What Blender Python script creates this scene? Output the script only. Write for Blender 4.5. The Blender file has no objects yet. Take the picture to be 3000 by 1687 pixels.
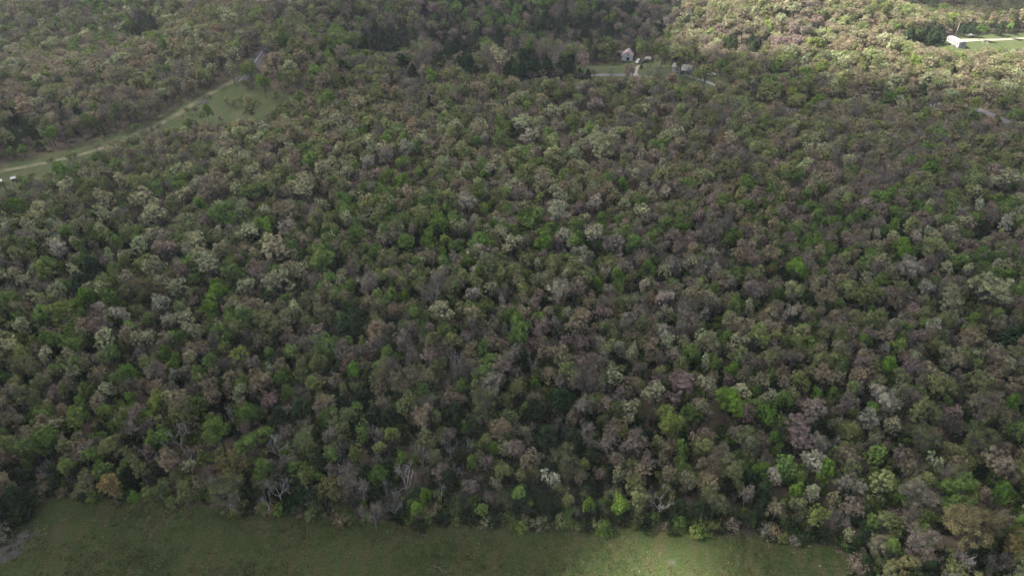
import bpy, math, random
import numpy as np
from mathutils import Vector, Matrix
R = math.radians
random.seed(7)
rng = np.random.default_rng(7)
sc = bpy.context.scene
col = sc.collection

# ------------------------------------------------------------------ camera
HC, PITCH, FPX = 120.0, R(35.0), 2050.0          # height, depression, focal length in pixels of a 3000 px frame
cam_d = bpy.data.cameras.new('camera'); cam = bpy.data.objects.new('camera', cam_d); col.objects.link(cam)
cam.location = (0, 0, HC); cam.rotation_euler = (R(90) - PITCH, 0, 0)
cam_d.sensor_width = 36.0; cam_d.lens = 36.0 * FPX / 3000.0
cam_d.clip_start = 0.5; cam_d.clip_end = 20000
sc.camera = cam

# ------------------------------------------------------------------ sky, sun, exposure
SUN_EL, SUN_AZ = R(48), R(282)                     # azimuth clockwise from +Y: the sun stands to the left, a little beyond
sun_dir = Vector((math.sin(SUN_AZ) * math.cos(SUN_EL), math.cos(SUN_AZ) * math.cos(SUN_EL), math.sin(SUN_EL)))
w = bpy.data.worlds.new('World'); sc.world = w; w.use_nodes = True
nt = w.node_tree; N = nt.nodes; L = nt.links; N.clear()
sky = N.new('ShaderNodeTexSky'); sky.sky_type = 'NISHITA'; sky.sun_disc = False
sky.sun_elevation = SUN_EL; sky.sun_rotation = SUN_AZ; sky.air_density = 1.0; sky.dust_density = 2.0
grey = N.new('ShaderNodeMix'); grey.data_type = 'RGBA'; grey.inputs[0].default_value = 0.62
bw = N.new('ShaderNodeRGBToBW'); L.new(sky.outputs[0], bw.inputs[0])
tone = N.new('ShaderNodeMix'); tone.data_type = 'RGBA'; tone.blend_type = 'MULTIPLY'; tone.inputs[0].default_value = 1
L.new(bw.outputs[0], tone.inputs[6]); tone.inputs[7].default_value = (1.02, 0.99, 1.01, 1)
L.new(sky.outputs[0], grey.inputs[6]); L.new(tone.outputs[2], grey.inputs[7])
bg = N.new('ShaderNodeBackground'); bg.inputs[1].default_value = 0.09
out = N.new('ShaderNodeOutputWorld'); L.new(grey.outputs[2], bg.inputs[0]); L.new(bg.outputs[0], out.inputs[0])
sl = bpy.data.lights.new('sun', 'SUN'); sl.energy = 5.0; sl.angle = R(0.53); sl.color = (1.0, 0.93, 0.82)
so = bpy.data.objects.new('sun', sl); col.objects.link(so)
so.rotation_euler = (-sun_dir).to_track_quat('-Z', 'Y').to_euler()
sc.view_settings.view_transform = 'Standard'; sc.view_settings.look = 'None'
sc.view_settings.exposure = 2.2; sc.view_settings.gamma = 1.0
sc.cycles.max_bounces = 5; sc.cycles.diffuse_bounces = 2; sc.cycles.glossy_bounces = 1
sc.cycles.transmission_bounces = 2; sc.cycles.transparent_max_bounces = 8; sc.cycles.volume_bounces = 0

# ------------------------------------------------------------------ terrain
def sst(a, b, v):
    t = np.clip((v - a) / (b - a), 0, 1); return t * t * (3 - 2 * t)
def G(x, y, cx, cy, sx, sy): return np.exp(-((x - cx) / sx) ** 2 - ((y - cy) / sy) ** 2)
def terrain(x, y):
    x = np.asarray(x, float); y = np.asarray(y, float)
    h = 12 * sst(-170, -90, x) * (1 - sst(0, 60, x)) * np.exp(-((y - 352) / 38) ** 2)
    h = h - 28 * G(x, y, 0, 450, 130, 42)
    h = h + 16 * sst(500, 620, y) * (1 - sst(150, 330, x)) + 20 * G(x, y, 175, 455, 62, 32) - 8 * G(x, y, 230, 510, 90, 25) + 14 * G(x, y, 330, 560, 120, 32)
    h = h + 20 * G(x, y, -150, 455, 48, 80) - 10 * G(x, y, -290, 430, 90, 60) + 14 * G(x, y, -330, 560, 120, 60)
    h = h + 1.3 * np.sin(x * .031 + y * .017) * sst(110, 200, y) + 1.1 * np.sin(y * .043 - x * .02 + 1) * sst(110, 200, y)
    h = h + .35 * np.sin(x * .09) * np.cos(y * .08 + 1)
    far = sst(700, 1600, y) * 40
    return h + far * (1 + np.sin(x * .004))
def hz(x, y): return float(terrain(x, y))
FW = np.array((0, math.cos(PITCH), -math.sin(PITCH))); UP = np.array((0, math.sin(PITCH), math.cos(PITCH)))
def at(px, py, a=0.0):
    """the point of the ground (raised by a) that stands at a pixel of the 3000 x 1687 photograph"""
    d = FW * FPX + np.array((1, 0, 0)) * (px - 1500) + UP * (843.5 - py); d = d / np.linalg.norm(d)
    t = (HC - a) / -d[2]
    for _ in range(25):
        p = d * t; z = HC + p[2]; e = z - (hz(p[0], p[1]) + a)
        t += e / -d[2] * .6
    p = d * t
    return np.array((p[0], p[1], HC + p[2] - a))
def proj(x, y, z):
    v = np.stack([np.asarray(x, float), np.asarray(y, float), np.asarray(z, float) - HC], -1)
    dz = v @ FW
    return 1500 + FPX * v[..., 0] / dz, 843.5 - FPX * (v @ UP) / dz, dz
def poly_px(pts): return np.array([at(*p)[:2] for p in pts])
def inside(poly, x, y):
    x = np.asarray(x, float); y = np.asarray(y, float); r = np.zeros(x.shape, bool); n = len(poly)
    for i in range(n):
        x1, y1 = poly[i]; x2, y2 = poly[(i + 1) % n]
        c = ((y1 > y) != (y2 > y)) & (x < (x2 - x1) * (y - y1) / (y2 - y1 + 1e-12) + x1); r ^= c
    return r
def dist_line(pts, x, y):
    x = np.asarray(x, float); y = np.asarray(y, float); best = np.full(x.shape, 1e9)
    for (ax, ay), (bx, by) in zip(pts[:-1], pts[1:]):
        dx, dy = bx - ax, by - ay; t = np.clip(((x - ax) * dx + (y - ay) * dy) / (dx * dx + dy * dy), 0, 1)
        best = np.minimum(best, np.hypot(x - ax - t * dx, y - ay - t * dy))
    return best
EDGE = poly_px([(-500, 1700), (-60, 1640), (40, 1545), (110, 1462), (210, 1450), (500, 1470), (740, 1500), (1000, 1522), (1300, 1532), (1700, 1545), (2100, 1558),
                (2300, 1576), (2440, 1602), (2500, 1650), (2530, 1720), (2560, 1900)])
PAST = np.array(list(map(tuple, EDGE)) + [(500, -60), (500, -3000), (-3000, -3000), (-3000, EDGE[0][1] - 5)])
STRIP = poly_px([(-500, 640), (-500, 590), (0, 478), (200, 435), (400, 370), (560, 292), (690, 237), (760, 255), (870, 283), (900, 300), (840, 345), (700, 398),
                 (600, 405), (400, 455), (230, 525), (0, 600)])
YARD = poly_px([(1640, 225), (1730, 190), (1770, 184), (1830, 176), (1880, 172), (1930, 180), (1960, 195), (2000, 190), (2060, 205), (2110, 225), (2170, 275), (2080, 300), (1950, 262), (1850, 238)])
FARM = poly_px([(2600, 118), (2760, 114), (2800, 98), (2850, 100), (2910, 100), (3100, 84), (3300, 80), (3300, 170), (3000, 160), (2820, 158), (2700, 135)])
ROAD = [tuple(at(*p)[:2]) for p in ((1380, 250), (1500, 236), (1600, 226), (1700, 221), (1800, 219), (1880, 224), (1950, 240), (2020, 258), (2110, 284), (2250, 318),
                                    (2450, 330), (2650, 318), (2780, 306), (2860, 318), (2930, 350), (3010, 388), (3200, 470))]
ROADL = [tuple(at(*p)[:2]) for p in ((700, 240), (735, 205), (750, 178), (766, 155), (800, 120), (830, 70), (850, 20), (858, -40))]
TRACK = [tuple(at(*p)[:2]) for p in ((-200, 540), (60, 492), (250, 452), (380, 408), (480, 358), (560, 310), (620, 272), (680, 240), (712, 225))]
DRIVE = [tuple(at(*p)[:2]) for p in ((1850, 221), (1858, 212), (1864, 203), (1872, 195), (1880, 190))]
DRIVE2 = [tuple(at(*p)[:2]) for p in ((1985, 206), (2020, 226), (2065, 238), (2105, 256), (2140, 280))]
GRAVEL = [tuple(at(*p)[:2]) for p in ((2812, 121), (2850, 118), (2900, 118), (3000, 113), (3200, 106))]

# ------------------------------------------------------------------ materials
def mat(name):
    m = bpy.data.materials.new(name); m.use_nodes = True; m.node_tree.nodes.clear(); return m, m.node_tree.nodes, m.node_tree.links
def rgbmix(n, l, fac, a, b, mode='MIX'):
    x = n.new('ShaderNodeMix'); x.data_type = 'RGBA'; x.blend_type = mode
    for s, v in ((0, fac), (6, a), (7, b)):
        if isinstance(v, (int, float)): x.inputs[s].default_value = v
        elif isinstance(v, tuple): x.inputs[s].default_value = (*v, 1)
        else: l.new(v, x.inputs[s])
    return x.outputs[2]
def noise(n, l, scale, detail=3, vec=None, rough=.6, dist=0):
    x = n.new('ShaderNodeTexNoise'); x.inputs['Scale'].default_value = scale; x.inputs['Detail'].default_value = detail
    x.inputs['Roughness'].default_value = rough; x.inputs['Distortion'].default_value = dist
    if vec is not None: l.new(vec, x.inputs['Vector'])
    return x.outputs[0]
def ramp(n, l, v, a, b, lo=0., hi=1.):
    x = n.new('ShaderNodeMapRange'); x.clamp = True; x.interpolation_type = 'SMOOTHSTEP'
    x.inputs[1].default_value = a; x.inputs[2].default_value = b; x.inputs[3].default_value = lo; x.inputs[4].default_value = hi
    l.new(v, x.inputs[0]); return x.outputs[0]
def mth(n, l, op, a, b=None):
    x = n.new('ShaderNodeMath'); x.operation = op
    for i, v in enumerate((a, b)):
        if v is None: continue
        if isinstance(v, (int, float)): x.inputs[i].default_value = v
        else: l.new(v, x.inputs[i])
    return x.outputs[0]
def simple(name, c, rough=.8, vary=.25, scale=2.0, metal=0, c2=None):
    m, n, l = mat(name); b = n.new('ShaderNodeBsdfPrincipled'); o = n.new('ShaderNodeOutputMaterial')
    tc = n.new('ShaderNodeTexCoord')
    f = ramp(n, l, noise(n, l, scale, 4, tc.outputs['Object']), .35, .65)
    c2 = c2 or tuple(v * (1 - vary) for v in c)
    l.new(rgbmix(n, l, f, c, c2), b.inputs['Base Color']); b.inputs['Roughness'].default_value = rough; b.inputs['Metallic'].default_value = metal
    l.new(b.outputs[0], o.inputs[0]); return m

def foliage_material():
    m, n, l = mat('foliage'); o = n.new('ShaderNodeOutputMaterial')
    t = n.new('ShaderNodeAttribute'); t.attribute_type = 'INSTANCER'; t.attribute_name = 'tint'
    v = n.new('ShaderNodeAttribute'); v.attribute_name = 'v'
    sep = n.new('ShaderNodeSeparateColor'); l.new(v.outputs['Color'], sep.inputs[0])
    k = ramp(n, l, sep.outputs[0], 0, 1, .50, 1.55)
    c = n.new('ShaderNodeVectorMath'); c.operation = 'SCALE'; l.new(t.outputs['Color'], c.inputs[0]); l.new(k, c.inputs['Scale'])
    warm = rgbmix(n, l, 1.0, c.outputs[0], (1.25, .96, .88), 'MULTIPLY')
    cc = rgbmix(n, l, ramp(n, l, sep.outputs[1], .35, 1.0, 0, .4), c.outputs[0], warm)
    d = n.new('ShaderNodeBsdfDiffuse'); tr = n.new('ShaderNodeBsdfTranslucent'); l.new(cc, d.inputs[0]); l.new(cc, tr.inputs[0])
    mx = n.new('ShaderNodeMixShader'); mx.inputs[0].default_value = .2
    l.new(d.outputs[0], mx.inputs[1]); l.new(tr.outputs[0], mx.inputs[2]); l.new(mx.outputs[0], o.inputs[0]); return m
def bark_material():
    m, n, l = mat('bark'); o = n.new('ShaderNodeOutputMaterial')
    t = n.new('ShaderNodeAttribute'); t.attribute_type = 'INSTANCER'; t.attribute_name = 'bark'
    tc = n.new('ShaderNodeTexCoord'); f = noise(n, l, 3.0, 3, tc.outputs['Object'])
    c = n.new('ShaderNodeVectorMath'); c.operation = 'SCALE'; l.new(t.outputs['Color'], c.inputs[0]); l.new(ramp(n, l, f, .3, .7, .65, 1.25), c.inputs['Scale'])
    d = n.new('ShaderNodeBsdfDiffuse'); l.new(c.outputs[0], d.inputs[0]); l.new(d.outputs[0], o.inputs[0]); return m
FOL, BARK = foliage_material(), bark_material()

# ------------------------------------------------------------------ mesh helpers
class MB:
    def __init__(s): s.v = []; s.f = []; s.m = []; s.c = []; s.n = 0
    def add(s, v, f, m=0, c=(.5, .5)):
        v = np.asarray(v, float).reshape(-1, 3); s.v.append(v)
        for q in f: s.f.append([i + s.n for i in q])
        s.m += [m] * len(f); s.c += [c] * len(f); s.n += len(v)
    def quads(s, P, m, c):                       # P: (k,4,3), c: (k,2)
        k = len(P); s.v.append(P.reshape(-1, 3)); b = s.n + np.arange(k)[:, None] * 4 + np.arange(4)[None]
        s.f += b.tolist(); s.m += [m] * k; s.c += c.tolist(); s.n += 4 * k
    def box(s, c, d, rz=0, m=0):
        x, y, z = np.array(d) / 2; V = np.array([(a * x, b * y, e * z) for e in (-1, 1) for a, b in ((-1, -1), (1, -1), (1, 1), (-1, 1))])
        ca, sa = math.cos(rz), math.sin(rz); V = np.stack([V[:, 0] * ca - V[:, 1] * sa, V[:, 0] * sa + V[:, 1] * ca, V[:, 2]], 1) + np.array(c)
        s.add(V, [(3, 2, 1, 0), (4, 5, 6, 7), (0, 1, 5, 4), (1, 2, 6, 5), (2, 3, 7, 6), (3, 0, 4, 7)], m)
    def tube(s, pts, rad, k=4, m=0, c=(.5, .5)):
        pts = np.asarray(pts, float); n = len(pts); V = []
        a = np.arange(k) * 2 * math.pi / k
        for i in range(n):
            d = pts[min(i + 1, n - 1)] - pts[max(i - 1, 0)]; d = d / (np.linalg.norm(d) + 1e-9)
            u = np.cross(d, (0.31, .95, .1)); u /= np.linalg.norm(u) + 1e-9; w_ = np.cross(d, u)
            V.append(pts[i] + rad[i] * (np.cos(a)[:, None] * u + np.sin(a)[:, None] * w_))
        F = [(i * k + j, i * k + (j + 1) % k, (i + 1) * k + (j + 1) % k, (i + 1) * k + j) for i in range(n - 1) for j in range(k)]
        F.append(tuple(range(k))[::-1]); F.append(tuple((n - 1) * k + j for j in range(k)))
        s.add(np.concatenate(V), F, m, c)
    def mesh(s, name, mats, smooth=False):
        me = bpy.data.meshes.new(name); me.from_pydata(np.concatenate(s.v).tolist(), [], s.f)
        for q in mats: me.materials.append(q)
        me.polygons.foreach_set('material_index', s.m)
        if s.c:
            at_ = me.attributes.new('v', 'FLOAT_COLOR', 'FACE')if False else me.attributes.new('v', 'FLOAT_VECTOR', 'FACE')
            a = np.zeros((len(s.c), 3)); a[:, :2] = np.array(s.c); at_.data.foreach_set('vector', a.ravel())
        if smooth: me.polygons.foreach_set('use_smooth', [True] * len(me.polygons))
        me.update(); return me
    def obj(s, name, mats, parent=None, **k):
        o = bpy.data.objects.new(name, s.mesh(name, mats, **k)); col.objects.link(o); o.parent = parent; return o
def tag(o, label=None, cat=None, group=None, kind=None):
    for k, v in (('label', label), ('category', cat), ('group', group), ('kind', kind)):
        if v: o[k] = v
    return o
def empty(name, loc, rz=0, **k):
    o = bpy.data.objects.new(name, None); col.objects.link(o); o.location = loc; o.rotation_euler = (0, 0, rz); o.empty_display_size = .5
    return tag(o, **k)

# ------------------------------------------------------------------ tree shapes (about 8 m across, 11 m high)
def unit(a): return a / (np.linalg.norm(a, axis=-1, keepdims=True) + 1e-9)
def tree_shape(seed, kind):
    """returns (wood MB, leaf MB); kinds: dense puffy sparse bare snag cedar bush"""
    r = np.random.default_rng(seed); wood, leaf = MB(), MB()
    if kind == 'cedar':
        Hh = 8.5; wood.tube([(0, 0, -.5), (0, 0, 4), (.1, 0, 8)], [.2, .14, .03], 5)
        k = 230; zz = r.uniform(.5, Hh, k); prof = np.interp(zz / Hh, [0, .12, .3, .6, .85, 1], [1.5, 2.4, 2.6, 1.9, .95, .1])
        an = r.uniform(0, 6.283, k); lob = 1 + .22 * np.sin(an * 3 + seed) + .12 * np.sin(an * 5 + zz * 2)
        rr = prof * lob * r.uniform(.6, 1.08, k); C = np.stack([rr * np.cos(an), rr * np.sin(an), zz], 1)
        PR, per, ls = .42, 26, .26
    elif kind == 'bush':
        k = 42; d = unit(r.normal(size=(k, 3))); d[:, 2] = abs(d[:, 2]); C = d * np.array((1.7, 1.6, 2.1)) * r.uniform(.55, 1.1, (k, 1))
        for i in range(0, k, 2): wood.tube([(0, 0, -.3), C[i] * .5 + r.normal(0, .1, 3), C[i]], [.06, .035, .012], 3)
        PR, per, ls = .5, 24, .24
    elif kind in ('snag', 'bare'):
        segs, tips = [], []
        def grow(p, d, Lb, rad, dep):
            n_ = 4 if dep > 2 else 3; pts = [p]; q = d
            for _ in range(n_ - 1):
                q = unit(q + r.normal(0, .16 if dep > 1 else .24, 3) + np.array((0, 0, .05))); pts.append(pts[-1] + q * Lb / (n_ - 1))
            segs.append((np.array(pts), np.linspace(rad, rad * .62, n_), dep))
            if dep == 0: tips.append(pts[-1]); return
            m = 2 + (r.random() < (.75 if kind == 'bare' else .5)) + (dep == 1)
            for j in range(m):
                base = pts[-1] if j < 2 else pts[int(r.integers(1, n_))]
                ax_ = unit(np.cross(q, r.normal(size=3))); an = r.uniform(.3, .8); nd = unit(q * math.cos(an) + ax_ * math.sin(an))
                grow(base, nd, Lb * r.uniform(.62, .86), rad * r.uniform(.55, .68), dep - 1)
        hh = r.uniform(2.0, 3.4); segs.append((np.array([(0, 0, -.6), (r.normal(0, .1), r.normal(0, .1), hh * .5), (0, 0, hh)]), np.array([.30, .24, .20]), 5))
        for j in range(4 if kind == 'snag' else 5):
            an = j * 6.283 / (4 if kind == 'snag' else 5) + r.normal(0, .3); el = r.uniform(.45, 1.25); grow(np.array((0, 0, hh * r.uniform(.75, 1))), np.array((math.cos(an) * math.cos(el), math.sin(an) * math.cos(el), math.sin(el))), r.uniform(2.3, 3.0), .13, 4 if kind == 'snag' else 5)
        allp = np.concatenate([a for a, _, _ in segs]); fx = 4.0 / np.percentile(np.abs(allp[:, :2]), 97); fz = 10.8 / allp[:, 2].max()
        for a, b, dp in segs: wood.tube(a * np.array((fx, fx, fz)), np.maximum(b, (.020 if kind == 'snag' else .010)), 5 if dp > 3 else 3)
        C = np.array(tips) * np.array((fx, fx, fz)); PR, per, ls = .35, (5 if kind == 'bare' else 0), .11
    else:
        nl = {'dense': 8, 'puffy': 9, 'sparse': 8, 'bare': 7, 'snag': 5}[kind]; K = {'dense': 170, 'puffy': 170, 'sparse': 135, 'bare': 120, 'snag': 64}[kind]
        rx, ry, rz = r.uniform(3.5, 4.3), r.uniform(3.5, 4.3), r.uniform(3.0, 4.2); cz = 7.0 + r.uniform(-.4, .4)
        # the crown is a heap of uneven sub-domes
        low = -.35 if kind != 'dense' else -.6; bd_ = unit(r.normal(size=(nl, 3)) + np.array((0, 0, .3))); bd_[:, 2] = np.maximum(bd_[:, 2], low)
        off = r.uniform(.35, .78, nl); off[0] = .1; lobes = bd_ * off[:, None] * np.array((rx, ry, rz)); lr = r.uniform(1.1, 2.1, nl); lr[0] = 2.4
        near = np.concatenate([np.full(max(3, int(K * q)), g) for g, q in enumerate(lr ** 2 / (lr ** 2).sum())])
        td = unit(r.normal(size=(len(near), 3)) + unit(lobes[near] + np.array((0, 0, 1.0))) * .75)
        C = lobes[near] + td * lr[near][:, None] * r.uniform(.6, 1.12, (len(near), 1)) + np.array((0, 0, cz))
        lean = r.normal(0, .35, 2); fork = np.array((lean[0], lean[1], r.uniform(2.6, 4.0))); top = np.array((lean[0] * 2, lean[1] * 2, cz + rz * .45))
        wr = {'snag': 1.05, 'bare': 1.0}.get(kind, 1.0)
        wood.tube([(0, 0, -.6), (lean[0] * .4, lean[1] * .4, fork[2] * .5), fork, (fork + top) / 2 + r.normal(0, .2, 3), top], np.array([.3, .23, .18, .11, .03]) * wr, 6)
        for g in range(nl):
            idx = np.where(near == g)[0]
            if len(idx) == 0: continue
            cen = C[idx].mean(0); base = fork + (top - fork) * r.uniform(0, .55); e1 = base + (cen - base) * .55 + np.array((0, 0, -.1)) + r.normal(0, .2, 3)
            m0 = (base + e1) / 2 + r.normal(0, .15, 3); wood.tube([base, m0, e1], np.array([.12, .10, .075]) * wr, 5)
            sub = max(1, len(idx) // 5); cs = C[r.choice(idx, sub, replace=False)]
            a = np.argmin(((C[idx][:, None] - cs[None]) ** 2).sum(2), 1)
            for q in range(sub):
                ii = idx[a == q]
                if len(ii) == 0: continue
                e2 = e1 + (C[ii].mean(0) - e1) * .62 + r.normal(0, .15, 3)
                wood.tube([e1, (e1 + e2) / 2 + r.normal(0, .14, 3), e2], np.array([.07, .055, .04]) * wr, 4)
                for t in ii:
                    mid = (e2 + C[t]) / 2 + r.normal(0, .12, 3) + np.array((0, 0, .05)); wood.tube([e2, mid, C[t]], np.array([.035, .026, .014]) * wr, 3)
                    nt_ = {'sparse': 4, 'puffy': 2}.get(kind, 1)
                    for _ in range(nt_):
                        o_ = unit(unit(C[t] - e2) * .9 + r.normal(0, .55, 3) + np.array((0, 0, .35))); ln = r.uniform(.5, 1.15) * (1.3 if kind == 'snag' else 1)
                        s0 = mid + (C[t] - mid) * r.uniform(0, 1); wood.tube([s0, s0 + o_ * ln * .5 + r.normal(0, .05, 3), s0 + o_ * ln], [.019 * wr, .013 * wr, .006], 3)
        PR, per, ls = {'dense': (.60, 92, .19), 'puffy': (.44, 74, .17), 'sparse': (.58, 62, .155), 'bare': (.7, 26, .13), 'snag': (.1, 0, .1)}[kind]
    if kind == 'snag': return wood, None
    cen0 = C.mean(0)
    for i, c in enumerate(C):
        n_ = int(per * r.uniform(.5, 1.4)); pr = PR * r.uniform(.7, 1.3)
        if kind in ('sparse',) and r.random() < .18: n_ = n_ // 5
        if n_ < 1: continue
        o_ = unit(r.normal(size=(n_, 3))); p = c + o_ * (r.random((n_, 1)) ** .4) * pr * np.array((1, 1, .8))
        nn = unit(o_ * .8 + unit(c - cen0) * .5 + np.array((0, 0, .45)) + r.normal(0, .55, (n_, 3)))
        u = unit(np.cross(nn, r.normal(size=(n_, 3)))); v_ = np.cross(nn, u); sz = ls * r.uniform(.55, 1.3, (n_, 1)); asp = r.uniform(.45, .8, (n_, 1))
        P = np.stack([p - u * sz * .6, p - v_ * sz * asp * .5 + u * sz * .1, p + u * sz * .6, p + v_ * sz * asp * .5], 1)
        pv = r.random(); pw = r.random()
        cc = np.stack([np.clip(pv * .72 + r.random(n_) * .28, 0, 1), np.clip(np.full(n_, pw) * .7 + r.random(n_) * .3, 0, 1)], 1)
        leaf.quads(P, 0, cc)
    return wood, leaf
KIND_N = {'dense': 7, 'puffy': 9, 'sparse': 9, 'bare': 5, 'snag': 5, 'cedar': 4, 'bush': 4}
SHAPES = []; KIDX = {}
src = bpy.data.collections.new('forest_trees')
seed = 100
for kd, cnt in KIND_N.items():
    KIDX[kd] = []
    for i in range(cnt):
        seed += 1; wd, lf = tree_shape(seed, kd)
        wm = wd.mesh('trunk', [BARK]); lm = lf.mesh('crown', [FOL]) if lf else None
        J = MB(); J.v = list(wd.v); J.f = list(wd.f); J.m = [0] * len(wd.f); J.c = list(wd.c); J.n = wd.n
        if lf:
            J.v += lf.v; J.f += [[a + wd.n for a in q] for q in lf.f]; J.m += [1] * len(lf.f); J.c += lf.c; J.n += lf.n
        jm = J.mesh('forest_tree', [BARK, FOL]); jo = bpy.data.objects.new('forest_tree.%03d' % len(SHAPES), jm); src.objects.link(jo)
        KIDX[kd].append(len(SHAPES)); SHAPES.append((wm, lm, kd))

# colour classes: mean albedo, spread, shape kinds, words
CL = {
 'B': ((.094, .172, .028), .12, ('dense',), 'bright green leafy tree'),
 'G': ((.090, .143, .037), .18, ('dense', 'dense', 'puffy'), 'green leafy tree'),
 'Y': ((.126, .168, .046), .15, ('dense', 'puffy'), 'yellow green leafy tree'),
 'O': ((.131, .156, .062), .20, ('puffy', 'puffy', 'sparse', 'dense'), 'olive green tree'),
 'P': ((.225, .245, .138), .14, ('puffy',), 'pale silvery green tree'),
 'W': ((.255, .255, .190), .10, ('puffy', 'sparse'), 'whitish grey budding tree'),
 'K': ((.180, .150, .124), .10, ('puffy', 'sparse'), 'pinkish brown budding tree'),
 'T': ((.184, .168, .102), .15, ('puffy', 'sparse'), 'tan budding tree'),
 'R': ((.135, .118, .046), .15, ('sparse', 'puffy'), 'rusty yellow budding tree'),
 'N': ((.146, .134, .100), .16, ('bare', 'sparse', 'sparse'), 'grey brown nearly leafless tree'),
 'D': ((.10, .10, .08), .10, ('snag',), 'bare whitish grey tree'),
 'C': ((.026, .042, .020), .25, ('cedar',), 'dark evergreen cedar tree'),
}
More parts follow.
